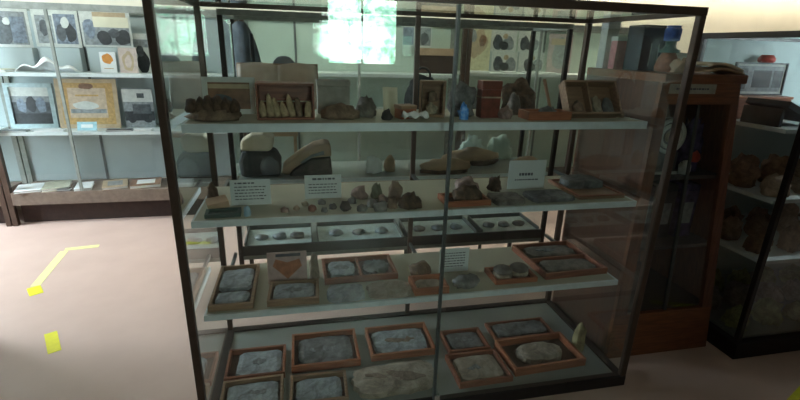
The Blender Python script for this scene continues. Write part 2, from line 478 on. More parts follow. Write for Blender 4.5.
PHBLUE = plain('bluish photo tone', (.24, .29, .36), .5, vary=.25, scale=40)
PHBR = plain('brown photo tone', (.26, .13, .07), .5, vary=.2, scale=30)
PHTAN = plain('tan photo tone', (.5, .38, .24), .5, vary=.1, scale=30)
PHGOLD = plain('gold printed border', (.55, .34, .12), .5, vary=.15, scale=60)
picture('framed_picture', 'white framed brown picture behind the knobbly dark fossil', 'picture', .175, .36, Z1, .2, .145, PHL, .02, PHBR,
        [('e', .3, .35, .25, .2, PHD), ('r', .5, .85, .5, .08, PHTAN)], .1)
TAPER = stone('tan tapered fossil stone', (.62, .46, .29), (.42, .3, .18), 30, .5)
o = thing('display_box', 'open fronted brown wooden box holding a row of tapered fossils', 'box', (.398, .24, Z1 + .0005))
b = MB(); b.box(-.108, .108, .05, .058, 0, .137); b.box(-.108, .108, -.04, .05, 0, .008)
b.box(-.108, -.1, -.04, .05, .008, .137); b.box(.1, .108, -.04, .05, .008, .137); b.box(-.1, .1, -.04, .05, .129, .137)
b.build('box_body', TRAYW, o, .001)
MB().box(-.098, .098, .035, .05, .06, .063).build('inner_ledge', CREAM, o)
for i, x in enumerate((-.083, -.055, -.03, -.003, .025, .052, .082)):
    k = seed()
    q = MB().lump(.03, .026, .062 + .014 * ((i * 5) % 3), k, .12, 1.2, None, 2).build('tapered_fossil', TAPER if i != 5 else MIDBROWN, None, 0, (.398 + x, .222, Z1 + .0095))
    q.rotation_euler = (0, math.radians((-8, -6, -12, -14, -10, -8, 4)[i]), 0)
    tag(q, 'pale tapered fossil standing in the open brown wooden box', 'fossil', 'tapered fossils in the brown box')
o = thing('card_box', 'pale grey square box behind the long brown stone', 'box', (.592, .40, Z1 + .0005))
MB().box(-.068, .068, -.03, .04, 0, .115).build('box_body', plain('pale grey card', (.36, .34, .3), .8), o, .003)
MB().box(-.071, .071, -.033, .043, .115, .138).build('lid', plain('pale grey card', (.36, .34, .3), .8), o, .003)
rock('long_stone', 'long low brown stone before the pale grey box', 'stone', .607, .235, Z1, .165, .08, .062, MIDBROWN, .2)
rock('rounded_stone', 'rounded greyish brown stone beside the long low brown stone', 'stone', .715, .285, Z1, .1, .08, .09, SLATEB, .3)
rock('small_dark_stone', 'small dark stone among the packets in the middle of the top shelf', 'stone', .79, .2, Z1, .05, .05, .045, BLACKROCK, .3)
o = tag(MB().sheet(lambda u, v: (-.03 + .06 * u, .012 * math.sin(u * 5) + .03 * v, .002 + v * .115), 8, 5, .003).build('folded_paper', CREAM, None, 0, (.825, .3, Z1)), 'pale yellow folded paper standing behind the small dark stone', 'paper')
o = thing('specimen_box', 'orange brown lidded box beside the pale folded paper', 'box', (.875, .24, Z1 + .0005), .3)
MB().box(-.035, .035, -.03, .03, 0, .04).build('box_body', TRAYW2, o, .002)
MB().box(-.037, .037, -.032, .032, .04, .055).build('lid', TRAYPALE, o, .002)
o = tag(MB().sheet(lambda u, v: ((u - .5) * .1, (v - .5) * .06, .012 + .03 * abs(math.sin(u * 7 + v * 3)) * (1 - abs(2 * v - 1) * .5)), 14, 8, .002).build('plastic_bag', FOIL, None, 0, (.9, .17, Z1 - .002)), 'small shiny white plastic bag at the front of the top shelf', 'bag')
o = thing('upright_tray', 'brown wooden tray stood on its edge beside the tall grey stone', 'tray', (1.0, .28, Z1 + .0005), -.35)
b = MB(); b.box(-.05, .05, .02, .026, .012, .138); b.box(-.055, -.045, -.022, .026, 0, .15); b.box(.045, .055, -.022, .026, 0, .15)
b.box(-.045, .045, -.022, .026, 0, .012); b.box(-.045, .045, -.022, .026, .138, .15)
b.build('tray_frame', TRAYPALE, o, .002)
rock('pale_lump', 'pale lump lying in the upright brown tray', 'stone', 0.995, .275, Z1 + .013, .06, .03, .05, PALEROCK, .25)
rock('brown_lump', 'darker lump wedged above the pale lump in the upright tray', 'stone', 1.0, .277, Z1 + .064, .05, .028, .045, MIDBROWN, .25)
rock('tall_grey_stone', 'tall grey stone with a bright blue crystal before it', 'stone', 1.14, .3, Z1, .13, .1, .15, GREYROCK, .28)
rock('blue_glint', 'bright blue shiny crystal before the tall grey stone', 'glint', 1.115, .2, Z1, .055, .05, .075, BLUEREFL, .3, 2.5)  # blue lump added where a blue light reflects in the glass
o = thing('lacquer_box', 'dark red brown upright box beside the tall grey stone', 'box', (1.245, .26, Z1 + .0005))
MB().box(-.043, .043, -.03, .03, 0, .118).build('box_body', REDBOX, o, .003)
MB().box(-.045, .045, -.032, .032, .118, .155).build('lid', REDBOX, o, .003)
b = MB().box(-.046, .046, -.0335, .0335, .084, .09).build('cord_band', PALEROCK, o)
rock('pinkish_pebble', 'pinkish rounded stone beside the dark red upright box', 'stone', 1.31, .22, Z1, .065, .06, .062, PINKROCK, .25)
rock('upright_stone', 'small upright grey brown stone behind the flat orange box', 'stone', 1.4, .33, Z1, .065, .05, .1, SLATEB, .25)
o = thing('flat_box', 'flat orange brown box lying open on the top shelf', 'box', (1.49, .21, Z1 + .0005))
b = MB(); b.box(-.1, .1, -.05, .05, 0, .006); b.box(-.1, .1, -.05, -.044, .006, .036); b.box(-.1, .1, .044, .05, .006, .036); b.box(-.1, -.094, -.044, .044, .006, .036); b.box(.094, .1, -.044, .044, .006, .036)
b.build('box_body', TRAYW2, o, .001)
rock('grey_pebble', 'grey lump lying in the flat orange box', 'stone', 1.5, .21, Z1 + .0065, .1, .06, .05, GREYROCK, .25)
o = thing('leaning_tray', 'pale wooden tray leaning back with lumps inside, near the shelf end', 'tray', (1.715, .21, Z1 + .001), 0, None, -.55)
b = MB(); b.box(-.125, .125, -.006, 0, .01, .15); b.box(-.13, -.12, -.05, 0, 0, .16); b.box(.12, .13, -.05, 0, 0, .16)
b.box(-.12, .12, -.05, 0, 0, .01); b.box(-.12, .12, -.05, 0, .15, .16); b.box(-.02, -.012, -.045, -.006, .01, .15)
b.build('tray_frame', TRAYPALE, o, .0015)
MB().box(-.01, .01, 0, .006, .06, .15).build('prop', TRAYPALE, o)
for i, (x, w_, h_, mt, lb) in enumerate(((-.078, .06, .06, MIDBROWN, 'brown lump in the narrow side of the leaning tray'), (.022, .05, .08, PALEROCK, 'buff lump in the middle of the leaning tray'), (.08, .055, .07, GREYROCK, 'greyish lump at the far side of the leaning tray'))):
    q = rock('tray_lump', lb, 'stone', 1.715 + x * .93, .21 - .0185, Z1 + .0295, w_, .024, h_, mt, .2)
    q.rotation_euler.x = -.55
o = tag(MB().box(-.006, .006, -.006, .006, 0, .165).build('wooden_stick', TRAYPALE, None, .002, (1.575, .3, Z1 + .004)), 'thin wooden stick leaning beside the leaning tray', 'stick')
o.rotation_euler = (-.1, -.3, 0)
rock('ring_stone', 'small brown stone at the very end of the top shelf', 'stone', 1.885, .25, Z1, .06, .06, .045, MIDBROWN, .25)

# ---- second shelf
rock('brown_boot_stone', 'dark brown upright stone in the corner of the second shelf', 'stone', .085, .29, Z2, .05, .05, .095, DKBROWN, .25)
o = tag(MB().box(-.04, .04, -.045, .045, 0, .028).build('small_box', TANCLOTH, None, .003, (.112, .235, Z2 + .0065)), 'tan cardboard box tilted beside the dark upright stone', 'box')
o.rotation_euler = (0, -.12, .28)
o = tray('dark green shallow tray at the corner of the second shelf', .145, .145, Z2, .13, .07, .016, plain('dark green card', (.03, .075, .065), .6), .07, plain('dark green card', (.03, .075, .065), .6), None, None)
rock('blue_scrap', 'pale blue scrap standing beside the dark green tray', 'scrap', .236, .118, Z2, .03, .02, .045, plain('pale blue stone', (.32, .47, .58), .6), .25)
sign('white card with lines of print by the shelf corner', .24, .25, Z2, .158, .108, [(.094, -.06, .02, .006)] + [(.078 - .013 * i, -.062, .06, .004) for i in range(5)], 1)
sign('white card with a bold heading in the middle of the second shelf', .535, .3, Z2, .156, .105, [(.088, -.045, .05, .008)] + [(.064 - .013 * i, -.062, .06, .004) for i in range(4)], 2)
sign('large white card with two centred lines above dark slabs', 1.505, .33, Z2, .192, .14, [(.072, -.04, .03, .013), (.045, -.06, .06, .006)], 3)
pts = [(.376, .147, .035, 'pinkish'), (.42, .164, .03, 'pale'), (.481, .144, .04, 'reddish'), (.53, .126, .03, 'grey'), (.566, .157, .035, 'black'), (.613, .139, .055, 'black'),
       (.651, .222, .045, 'grey'), (.68, .118, .045, 'grey'), (.73, .165, .055, 'grey'), (.755, .112, .06, 'grey'), (.786, .225, .045, 'pinkish'), (.455, .212, .03, 'pale'), (.524, .22, .035, 'grey'), (.69, .29, .08, 'pinkish')]
mm = {'pinkish': PINKROCK, 'pale': PALEROCK, 'reddish': stone('reddish stone', (.3, .13, .09), (.2, .08, .06)), 'grey': GREYROCK, 'black': BLACKROCK}
plc = ['closest to the blue scrap', 'just past the first tiny pink one', 'before the middle printed card', 'before the middle card, near its far corner', 'small one before the middle card edge', 'wide one before the middle card edge',
       'beside the middle card, set back', 'at the shelf front past the black one', 'in the middle of the small stones', 'at the shelf front before the brown cluster', 'beside the brown cluster, set back', 'between the first two printed cards', 'close before the middle card', 'largest of the pink ones behind the small stones']
for (x, y, s, cc), pl in zip(pts, plc):
    rock('small_stone', f'small {cc} stone on the second shelf, {pl}', 'stone', x, y, Z2, s, s * .8, s * .7, mm[cc], .35, 1.8, group='small stones on the second shelf', sub=2)
rock('brown_cluster_stone', 'tall brown stone of the cluster behind the dark sloping one', 'stone', .84, .23, Z2, .07, .06, .095, MIDBROWN, .3)
rock('greenish_stone', 'grey green stone beside the tall brown stone', 'stone', .765, .28, Z2, .055, .05, .07, stone('grey green stone', (.24, .24, .17), (.13, .13, .09)), .3)
rock('dark_sloping_stone', 'dark brown sloping stone at the shelf front beside the door stile', 'stone', .885, .14, Z2, .11, .08, .07, DKBROWN, .3)
rock('round_brown_stone', 'round brown stone before the tall brown stone', 'stone', .81, .14, Z2, .055, .05, .05, MIDBROWN, .3)
tray('reddish tray with a dark lump, just past the door stile', 1.135, .175, Z2, .2, .13, .025, TRAYW2, .03)
rock('dark_tray_stone', 'dark brown lump lying in the reddish tray', 'stone', 1.145, .175, Z2 + .007, .15, .09, .075, DKBROWN, .25)
rock('pink_base_stone', 'pinkish grey stone behind the reddish tray', 'stone', 1.2, .32, Z2, .12, .1, .075, PINKROCK, .3)
rock('knobbly_stone', 'knobbly dark brown stone standing behind the flat dark slabs', 'stone', 1.34, .32, Z2, .085, .07, .075, DKBROWN, .45, 2.4)
slab('fossil_slab', 'flat dark slab between the reddish tray and the wider dark slab', 1.33, .17, Z2, .15, .14, .022, SLATEB, None, 9, .04)
slab('fossil_slab', 'wide flat dark slab below the large white card', 1.545, .185, Z2, .22, .14, .02, SLATED, None, 9, .04)
o = thing('wooden_board', 'flat pale brown wooden lid at the end of the second shelf', 'lid', (1.79, .275, Z2 + .0005))
MB().box(-.118, .118, -.14, .14, 0, .012).build('lid_panel', TRAYPALE, o, .002)
b = MB(); b.box(-.118, .118, -.14, -.128, .012, .018); b.box(-.118, .118, .128, .14, .012, .018); b.box(-.118, -.106, -.128, .128, .012, .018); b.box(.106, .118, -.128, .128, .012, .018)
b.build('lid_rim', TRAYW, o)
slab('fossil_slab', 'thick dark slab lying on the pale wooden lid', 1.795, .32, Z2 + .0125, .2, .14, .035, SLATED, None, 6, .06)

# ---- third shelf
tray('long wooden tray with two slabs at the corner of the third shelf', .14, .305, Z3, .178, .365, .028, TRAYPALE)
slab('fossil_slab', 'large grey slab at the back of the long corner tray', .14, .36, Z3 + .007, .142, .19, .02, SLATE, None, 9, .035)
slab('fossil_slab', 'small grey slab at the front of the long corner tray', .14, .19, Z3 + .007, .14, .1, .02, SLATE, None, 6, .06)
tray('nearly square wooden tray before the pink picture card', .393, .205, Z3, .215, .17, .03, TRAYPALE, -.03)
slab('fossil_slab', 'grey slab in the tray before the pink picture card', .393, .205, Z3 + .007, .18, .135, .02, SLATE, IMPR, 9, .035, -.03)
tray('wide wooden tray with two slabs side by side on the third shelf', .7, .385, Z3, .345, .22, .03, TRAYW, .02, None, 'y')
slab('fossil_slab', 'grey slab in the near compartment of the wide tray', .615, .385, Z3 + .007, .14, .17, .02, SLATE, IMPR, 4, .1)
slab('fossil_slab', 'ragged grey slab in the far compartment of the wide tray', .785, .385, Z3 + .007, .14, .165, .02, SLATED, None, 3, .2)
slab('fossil_slab', 'loose grey slab at the shelf front before the wide tray', .615, .172, Z3, .17, .13, .025, SLATE, None, 5, .06)
slab('fossil_slab', 'loose tan slab at the shelf front beside the grey slab', .81, .172, Z3, .205, .13, .025, SLATET, None, 5, .07)
o = thing('picture_card', 'pink picture card with an orange shape standing on the third shelf', 'picture card', (.365, .32, Z3 + .001), 0, None, -.1)
b = MB(); b.box(-.088, .088, 0, .003, 0, .15, plain('pale pink card', (.6, .42, .4), .6))
b.box(-.05, .06, -.001, 0, .128, .142, INK)
RED = plain('orange brown print', (.55, .2, .1), .6, vary=.2)
b._add([(-.065, -.0012, .085), (0, -.0012, .02), (.065, -.0012, .08), (.055, -.0012, .115), (0, -.0012, .1), (-.05, -.0012, .118)], [(0, 1, 4, 5), (1, 2, 3, 4)], RED)
b.build('card', None, o)
rock('tan_stone', 'tall tan stone beside the pink picture card', 'stone', .485, .345, Z3, .05, .05, .13, SLATET, .2)
rock('domed_stone', 'domed brown stone at the back, behind the small orange tray', 'stone', .99, .31, Z3, .12, .09, .07, MIDBROWN, .25)
tray('small orange brown tray in the middle of the third shelf', .995, .175, Z3, .16, .13, .034, TRAYW2)
slab('fossil_slab', 'pale slab in the small orange brown tray', .995, .175, Z3 + .007, .122, .09, .018, SLATET, None, 5)
sign('white card with lines of print on the third shelf', 1.16, .31, Z3, .15, .125, [(.1 - .014 * i, -.055, .055, .005) for i in range(6)], 4)
rock('pointed_stone', 'low pointed grey stone below the printed card on the third shelf', 'stone', 1.17, .165, Z3, .14, .09, .065, GREYROCK, .3)
tray('small wooden tray under a pair of round fossils', 1.42, .215, Z3, .215, .14, .024, TRAYW2)
for x, y, lb in ((1.372, .205, 'round pale fossil in the small tray, nearest the printed card'), (1.462, .215, 'round pale fossil in the small tray, towards the long double tray')):
    o = thing('round_fossil', lb, 'fossil', (x, y, Z3 + .007), 0, 'pair of round fossils')
    MB().lathe([(.03, 0), (.044, .008), (.046, .02), (.04, .03)], 22).build('base_half', PALEROCK, o)
    MB().lathe([(.04, .03), (.046, .034), (.044, .044), (.03, .055), (.012, .059)], 22).build('domed_half', SLATEB, o)
tray('large double wooden tray at the end of the third shelf', 1.74, .335, Z3, .345, .35, .032, TRAYW, .04, None, 'x')
slab('fossil_slab', 'brown slab in the rear half of the large double tray', 1.74, .42, Z3 + .007, .29, .13, .02, SLATEB, IMPR, 5)
slab('fossil_slab', 'brown slab in the front half of the large double tray', 1.745, .25, Z3 + .007, .29, .13, .02, SLATEB, None, 5)

# ---- base of the front case
tray('wooden tray with dark inner border on the case floor by the side glass', .185, .41, ZB, .284, .225, .035, TRAYW)
slab('fossil_slab', 'grey slab with dark smudge in the rear corner tray on the floor', .2, .41, ZB + .007, .225, .185, .02, SLATE, IMPR, 9, .035, 0, 0, None, .3)
tray('wooden tray at the front corner of the case floor', .185, .18, ZB, .275, .21, .035, TRAYPALE, .02)
slab('fossil_slab', 'grey slab in the front corner tray of the case floor', .185, .18, ZB + .007, .235, .17, .02, SLATE, IMPR, 9, .035)
tray('large wooden tray at the back of the case floor beside the corner tray', .53, .46, ZB, .345, .275, .04, TRAYW2)
slab('fossil_slab', 'dark grey slab in the large tray at the back of the floor', .53, .46, ZB + .007, .29, .225, .02, SLATED, IMPR, 9, .035)
tray('wooden tray before the large back tray on the case floor', .485, .17, ZB, .265, .19, .035, TRAYPALE, -.02)
slab('fossil_slab', 'streaked grey slab in the tray before the large back tray', .485, .17, ZB + .007, .22, .15, .02, SLATE, None, 9, .035)
tray('wooden tray at the back of the case floor before the middle post', .935, .47, ZB, .35, .255, .038, TRAYW2)
slab('fossil_slab', 'grey slab with brown blotch in the tray before the middle post', .935, .47, ZB + .007, .3, .2, .02, SLATE, IMPRR, 9, .035)
slab('fossil_slab', 'large unframed tan grey slab lying loose on the case floor', .855, .185, ZB, .44, .23, .03, SLATET, IMPRR, 4, .1, .03, 0, None, .7)
tray('small wooden tray just past the door stile on the case floor', 1.29, .408, ZB, .235, .19, .032, TRAYW)
slab('fossil_slab', 'grey slab in the small tray past the door stile', 1.29, .408, ZB + .007, .19, .145, .02, SLATED, IMPR, 9, .035)
tray('wooden tray at the front of the floor beside the loose tan slab', 1.285, .185, ZB, .28, .225, .032, TRAYW, .02)
slab('fossil_slab', 'brownish slab in the front tray beside the loose tan slab', 1.285, .185, ZB + .007, .235, .18, .02, SLATET, IMPR, 9, .035)
tray('wide shallow tray at the back of the floor near the far end', 1.65, .465, ZB, .365, .17, .022, TRAYW)
slab('fossil_slab', 'dark slab in the wide shallow back tray', 1.65, .465, ZB + .007, .32, .13, .018, SLATED, None, 9, .035)
tray('wide deep wooden tray with an oval slab at the floor front', 1.65, .235, ZB, .405, .245, .045, TRAYW2, .04)
slab('fossil_slab', 'oval pale stone slab in the wide deep tray', 1.655, .235, ZB + .007, .27, .16, .035, SLATET, None, 2.2, .06)
rock('yellow_stone', 'upright yellowish stone in the far corner of the case floor', 'stone', 1.9, .26, ZB, .075, .07, .17, YELLOWROCK, .25)

# ------------------------------------------------------------------ case behind
X0, X1, Y0, Y1, HB = .035, 2.15, 1.15, 1.66, 1.765
rc = thing('display_case', 'glass display case on open legs directly behind the fossil case', 'display case')
for x in (X0, X1 - T):
    for y in (Y0, Y1 - T):
        MB().box(x, x + T, y, y + T, 0, HB - .03).build('post', BRONZE2, rc, .003)
for x in (.505, 1.11, 1.65):
    MB().box(x, x + .018, Y0 + .005, Y0 + .023, 0, .29).build('leg', STEEL, rc)
f = MB()
for y in (Y0, Y1 - T): f.box(X0, X1, y, y + T, HB - .03, HB)
for x in (X0, X1 - T): f.box(x, x + T, Y0 + T, Y1 - T, HB - .03, HB)
f.build('top_frame', GREYPAINT, rc)
f = MB()
f.box(X0 + T, X1 - T, Y0, Y0 + .02, .29, .315); f.box(X0 + T, X1 - T, Y1 - .02, Y1, .29, .315)
f.build('bottom_rail', GREYPAINT, rc)
MB().box(X0 + T, X1 - T, Y0 + .002, Y0 + .016, .315, .38).build('front_board', plain('dark navy front board', (.018, .024, .03), .5), rc)
MB().box(X0 + T, X1 - T, Y0 + .02, Y1 - .02, .30, .33).build('deck', DECK, rc)
for z in (.80, 1.19):
    s = MB().box(X0 + T, X1 - T, Y0 + .03, Y1 - .03, z - .018, z).build('shelf', DECK, rc)
    MB().box(X0 + T, X1 - T, Y0 + .024, Y0 + .03, z - .022, z + .001).build('shelf_edge', SHELFEDGE, s)
MB().box(X0 + T, X1 - T, Y0 + .006, Y0 + .011, .385, HB - .03).build('front_pane', GLASSC, rc)
MB().box(X0 + T, X1 - T, Y1 - .014, Y1 - .009, .38, HB - .03).build('back_pane', GLASSC, rc)
MB().box(X0 + .012, X0 + .017, Y0 + T, Y1 - T, .38, HB - .03).build('side_pane', GLASSC, rc)
MB().box(X1 - .017, X1 - .012, Y0 + T, Y1 - T, .38, HB - .03).build('side_pane', GLASSC, rc)
for i, (x0, x1) in enumerate(((.075, .49), (.535, 1.095), (1.14, 1.63), (1.68, 2.11))):
    nth = ('by the end of the case behind', 'second along in the case behind', 'third along in the case behind', 'last one in the case behind')[i]
    o = thing('display_tray', 'pale lined tray of rounded stones, ' + nth, 'tray', ((x0 + x1) / 2, 1.33, .3305), 0, 'pale trays in the case behind')
    h = (x1 - x0) / 2
    MB().box(-h, h, -.15, .15, 0, .03).build('tray_bed', plain('pale blue grey lining', (.55, .64, .63), .8), o)
    b = MB(); b.box(-h - .006, -h, -.15, .15, 0, .06); b.box(h, h + .006, -.15, .15, 0, .06); b.box(-h, h, .15, .156, 0, .06)
    b.build('tray_rim', SEAM, o)
    for j in range(3):
        rock('rounded_stone', f'rounded grey stone in the pale tray, {nth}', 'stone', (x0 + x1) / 2 + (j - 1) * h * .56, 1.31, .3605, .1, .08, .035, (PHM, SLATE, GREYROCK)[(i + j) % 3], .2, group=f'stones in the pale tray, {nth}', sub=2)
ZL = .8005
o = thing('cloth_hat', 'dark round cap with pale crown on the lower shelf of the case behind', 'cap', (.19, 1.33, ZL))
b = MB(); XZ = Matrix(((1, 0, 0, 0), (0, 0, 1, 0), (0, 1, 0, 0), (0, 0, 0, 1)))
b.prism([(-.115, 0), (.125, 0), (.13, .1), (.1, .165), (-.1, .165), (-.122, .1)], -.08, .08, None, XZ); b.build('cap_body', BLACKCLOTH, o, .025)
MB().lump(.12, .03, .13, 92, .08, 1.2, None, 2, None, .6).build('badge_patch', GREYCLOTH, o, 0, (.06, -.075, .015))
MB().prism([(-.105, .165), (.06, .16), (.085, .18), (.095, .255), (.03, .27), (-.04, .265), (-.105, .225)], -.07, .07, None, XZ).build('crown', CREAMCLOTH, o, .018)
o = thing('wooden_bar', 'tan wooden bar lying across behind the dark cap', 'bar', (.33, 1.52, ZL))
MB().box(-.1, .1, -.02, .02, .21, .245).build('top_bar', TANCLOTH, o, .004); MB().box(-.09, -.07, -.02, .02, 0, .21).build('foot', TANCLOTH, o); MB().box(.07, .09, -.02, .02, 0, .21).build('foot', TANCLOTH, o)
o = thing('banded_hat', 'dark wedge shaped cap with a tan band on the lower shelf', 'cap', (.485, 1.33, ZL))
MB().prism([(-.12, 0), (-.09, .04), (.02, .11), (.145, .118), (.155, 0)], -.08, .08, None, XZ).build('cap_body', BLACKROCK, o, .015)
MB().prism([(-.16, .02), (-.155, .06), (-.06, .135), (.04, .195), (.11, .212), (.145, .2), (.15, .125), (.02, .118), (-.09, .048), (-.12, .01)], -.085, .085, None, XZ).build('tan_band', TANCLOTH, o, .012)
MB().prism([(-.05, .09), (.02, .14), (.1, .165), (.105, .14), (.03, .125), (-.03, .085)], -.09, -.084, None, XZ).build('blue_badge', GREYCLOTH, o, .002)
o = thing('cloth_pile', 'white cloth folded to a peak in the middle of the lower shelf', 'cloth', (.915, 1.3, ZL))
MB().lump(.12, .1, .115, 95, .3, 1.4, None, 3).build('cloth_fold', WHITECLOTH, o)
rock('brown_bundle', 'brown bundle beside the white peaked cloth', 'bundle', 1.03, 1.33, ZL, .085, .1, .11, TANCLOTH, .2)
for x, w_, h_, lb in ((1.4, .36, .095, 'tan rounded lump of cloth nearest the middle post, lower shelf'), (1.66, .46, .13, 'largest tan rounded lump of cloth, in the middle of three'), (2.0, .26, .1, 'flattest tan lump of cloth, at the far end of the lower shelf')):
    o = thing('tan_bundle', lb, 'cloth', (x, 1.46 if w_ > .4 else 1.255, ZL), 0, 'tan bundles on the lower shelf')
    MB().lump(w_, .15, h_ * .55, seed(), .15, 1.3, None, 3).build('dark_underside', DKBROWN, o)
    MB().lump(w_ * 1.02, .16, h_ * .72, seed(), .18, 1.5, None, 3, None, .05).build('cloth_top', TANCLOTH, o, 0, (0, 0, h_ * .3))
for x, lb in ((1.7, 'crumpled mint paper behind the largest tan bundle, nearer the door stile'), (1.94, 'crumpled mint paper behind the largest tan bundle, farther along')):
    rock('crumpled_paper', lb, 'paper', x, 1.59, ZL, .22, .07, .195, MINTCLOTH, .4, 2.6, group='crumpled mint papers')
ZU = 1.1905
o = thing('open_book', 'large open book with pinkish pages propped in the case behind', 'book', (.325, 1.36, ZU))
b = MB()
for s in (-1, 1):
    b.sheet(lambda u, v, s=s: (s * u * .235, -.03 + .03 * u + .06 * v, .005 + .275 * v + .015 * math.sin(u * PI)), 10, 6, .012)
b.build('pages', plain('pinkish page', (.58, .45, .36), .7, vary=.1, scale=10), o)
b = MB().sheet(lambda u, v: ((u - .5) * .49, .025 * abs(2 * u - 1) - .018 + .065 * v, v * .29), 12, 4, .004).build('cover', TRAYPALE, o)
MB().box(-.004, .004, -.02, .0, 0, .02).build('spine', TRAYPALE, o)
o = thing('dark_jacket', 'dark round shouldered jacket form rising behind the open book', 'jacket', (.145, 1.56, ZU))
b = MB(); b.sheet(lambda u, v: (-.075 + .15 * u, -.04 * math.sin(PI * u), .0 + v * (.53 - .75 * max(0, u - .35) ** 2.2 - .12 * max(0, .18 - u))), 18, 10, .03)
b.build('jacket_body', GREYCLOTH, o)
MB().sheet(lambda u, v: (.02 + .02 * u, -.075 + .01 * u, .1 + .36 * v), 3, 4, .008).build('lapel', BLACKCLOTH, o)
o = thing('dome_hat', 'dark dome shaped hat on a stand behind the open book', 'hat', (.36, 1.545, ZU))
MB().lathe([(.03, 0), (.03, .01), (.012, .015), (.012, .24)], 16).build('stand', BRONZE2, o)
MB().lathe([(.074, .22), (.074, .26), (.064, .3), (.04, .325), (.012, .333)], 22).build('dome', GREYCLOTH, o)
o = thing('dark_bag', 'dark upright bag on the upper shelf near the middle post', 'bag', (1.24, 1.36, ZU))
MB().lump(.24, .16, .245, 111, .12, 1.3, None, 3, None, .5).build('bag_body', BLACKCLOTH, o)
MB().torus(.05, .008, None, Matrix.Translation((0, 0, .235)) @ Matrix.Rotation(PI / 2, 4, 'X')).build('handle', BLACKCLOTH, o)
rock('large_dark_stone', 'large dark sloping stone on the upper shelf of the case behind', 'stone', 1.95, 1.38, ZU, .3, .2, .235, DKBROWN, .3, 1.4)
rock('pale_stone', 'rounded grey stone beside the large dark sloping stone', 'stone', 1.66, 1.35, ZU, .2, .16, .15, GREYROCK, .25)

# ------------------------------------------------------------------ wall cases with photographs
def wall_case(label, x0, x1, zs, seams, bars, ztop=1.85):
    y0, y1 = 2.75, 3.16
    t = thing('wall_display_case', label, 'display case', (0, 0, 0), 0, None)
    for x in (x0, x1 - .04):
        for y in (y0, y1 - .04): MB().box(x, x + .04, y, y + .04, 0, ztop - .05).build('post', GREYPAINT if y > 3 else BRONZE, t)
    f = MB(); f.box(x0, x1, y0, y0 + .04, ztop - .05, ztop); f.box(x0, x1, y1 - .04, y1, ztop - .05, ztop)
    f.box(x0, x0 + .04, y0 + .04, y1 - .04, ztop - .05, ztop); f.box(x1 - .04, x1, y0 + .04, y1 - .04, ztop - .05, ztop)
    f.build('top_frame', GREYPAINT, t)
    MB().box(x0 + .04, x1 - .04, y0 + .04, y1 - .04, ztop - .02, ztop - .014).build('top_pane', GLASSC, t)
    MB().box(x0 + .04, x1 - .04, y0, y1 - .04, .19, .305).build('base_rail', BROWNBASE, t, .004)
    MB().box(x0 + .04, x1 - .04, y0 + .1, y0 + .12, 0, .19).build('kick_board', DARKVOID, t)
    MB().box(x0 + .04, x1 - .04, y1 - .02, y1, .305, ztop - .05).build('back_panel', PANEL if x0 < -.5 else MINT, t)
    for s in seams: MB().box(s - .01, s + .01, y1 - .026, y1 - .02, .305, ztop - .05).build('panel_seam', SEAM, t)
    for z in zs:
        MB().box(x0 + .04, x1 - .04, y0 + .05, y1 - .026, z - .03, z).build('shelf', SHELFWHITE, t)
    for s in bars: MB().box(s - .011, s + .011, y0 + .004, y0 + .02, .305, ztop - .05).build('door_stile', GREYPAINT, t)
    a = [x0 + .04] + list(bars) + [x1 - .04]
    for i in range(len(a) - 1):
        MB().box(a[i], a[i + 1], y0 + .022, y0 + .026, .305, ztop - .05).build('sliding_pane', GLASSC, t)
    return t
wall_case('wall case of photographs standing at the far end of the back wall', XL + .05, -2.08, (.82, 1.3), (), ())
wall_case('wall case of photographs and a certificate along the back wall', -2.07, -.04, (.825, 1.315), (-1.4,), (-1.48,))
wall_case('wall case behind the open book and caps along the back wall', -.03, 2.03, (.85, 1.35), (.43,), (1.0,))
wall_case('wall case of photographs and a yellowish poster behind the dark stone', 2.04, 4.1, (.85, 1.375), (3.05,), (2.8,))
crowd = [('e', .15, .45, .16, .3, PHD), ('e', .5, .35, .2, .22, PHB), ('e', .8, .4, .18, .25, PHB), ('r', .6, .75, .36, .14, PHL), ('e', .32, .2, .2, .2, PHM)]
G3 = 'photographs in the wall case'
YB = 3.07
picture('photograph', 'white bordered photograph of dark figures at the end of the top shelf', 'photograph', -1.86, YB - .1, 1.505, .3, .3, None, 0, PHM, [('e', .3, .4, .3, .45, PHD), ('r', .75, .45, .2, .4, PHBLUE), ('e', .45, .7, .1, .12, PHL)], .03, G3, .012, .022, PHL)
MB_ = None
picture('photograph', 'pair of bluish photographs in one white mount on the top shelf', 'photograph', -1.515, YB - .1, 1.515, .34, .305, None, 0, PHL, [('r', .22, .45, .2, .4, PHM), ('r', .72, .47, .26, .43, PHBLUE), ('e', .22, .5, .12, .24, PHD), ('e', .6, .35, .12, .25, PHD), ('e', .84, .35, .13, .28, PHB), ('e', .72, .65, .1, .16, PHL)], .03, G3, .012, .015, PHL)
picture('photograph', 'photograph of dark heads below a pale building on the top shelf', 'photograph', -1.14, YB - .1, 1.525, .385, .33, None, 0, PHL, [('r', .5, .3, .5, .3, PHM), ('r', .6, .82, .36, .06, PHTAN), ('e', .14, .45, .13, .26, PHBLUE), ('e', .45, .2, .16, .18, PHB), ('e', .85, .22, .18, .2, PHB), ('e', .66, .33, .12, .12, PHD), ('r', .62, .62, .38, .14, CREAM)], .03, G3, .012, .015, PHL)
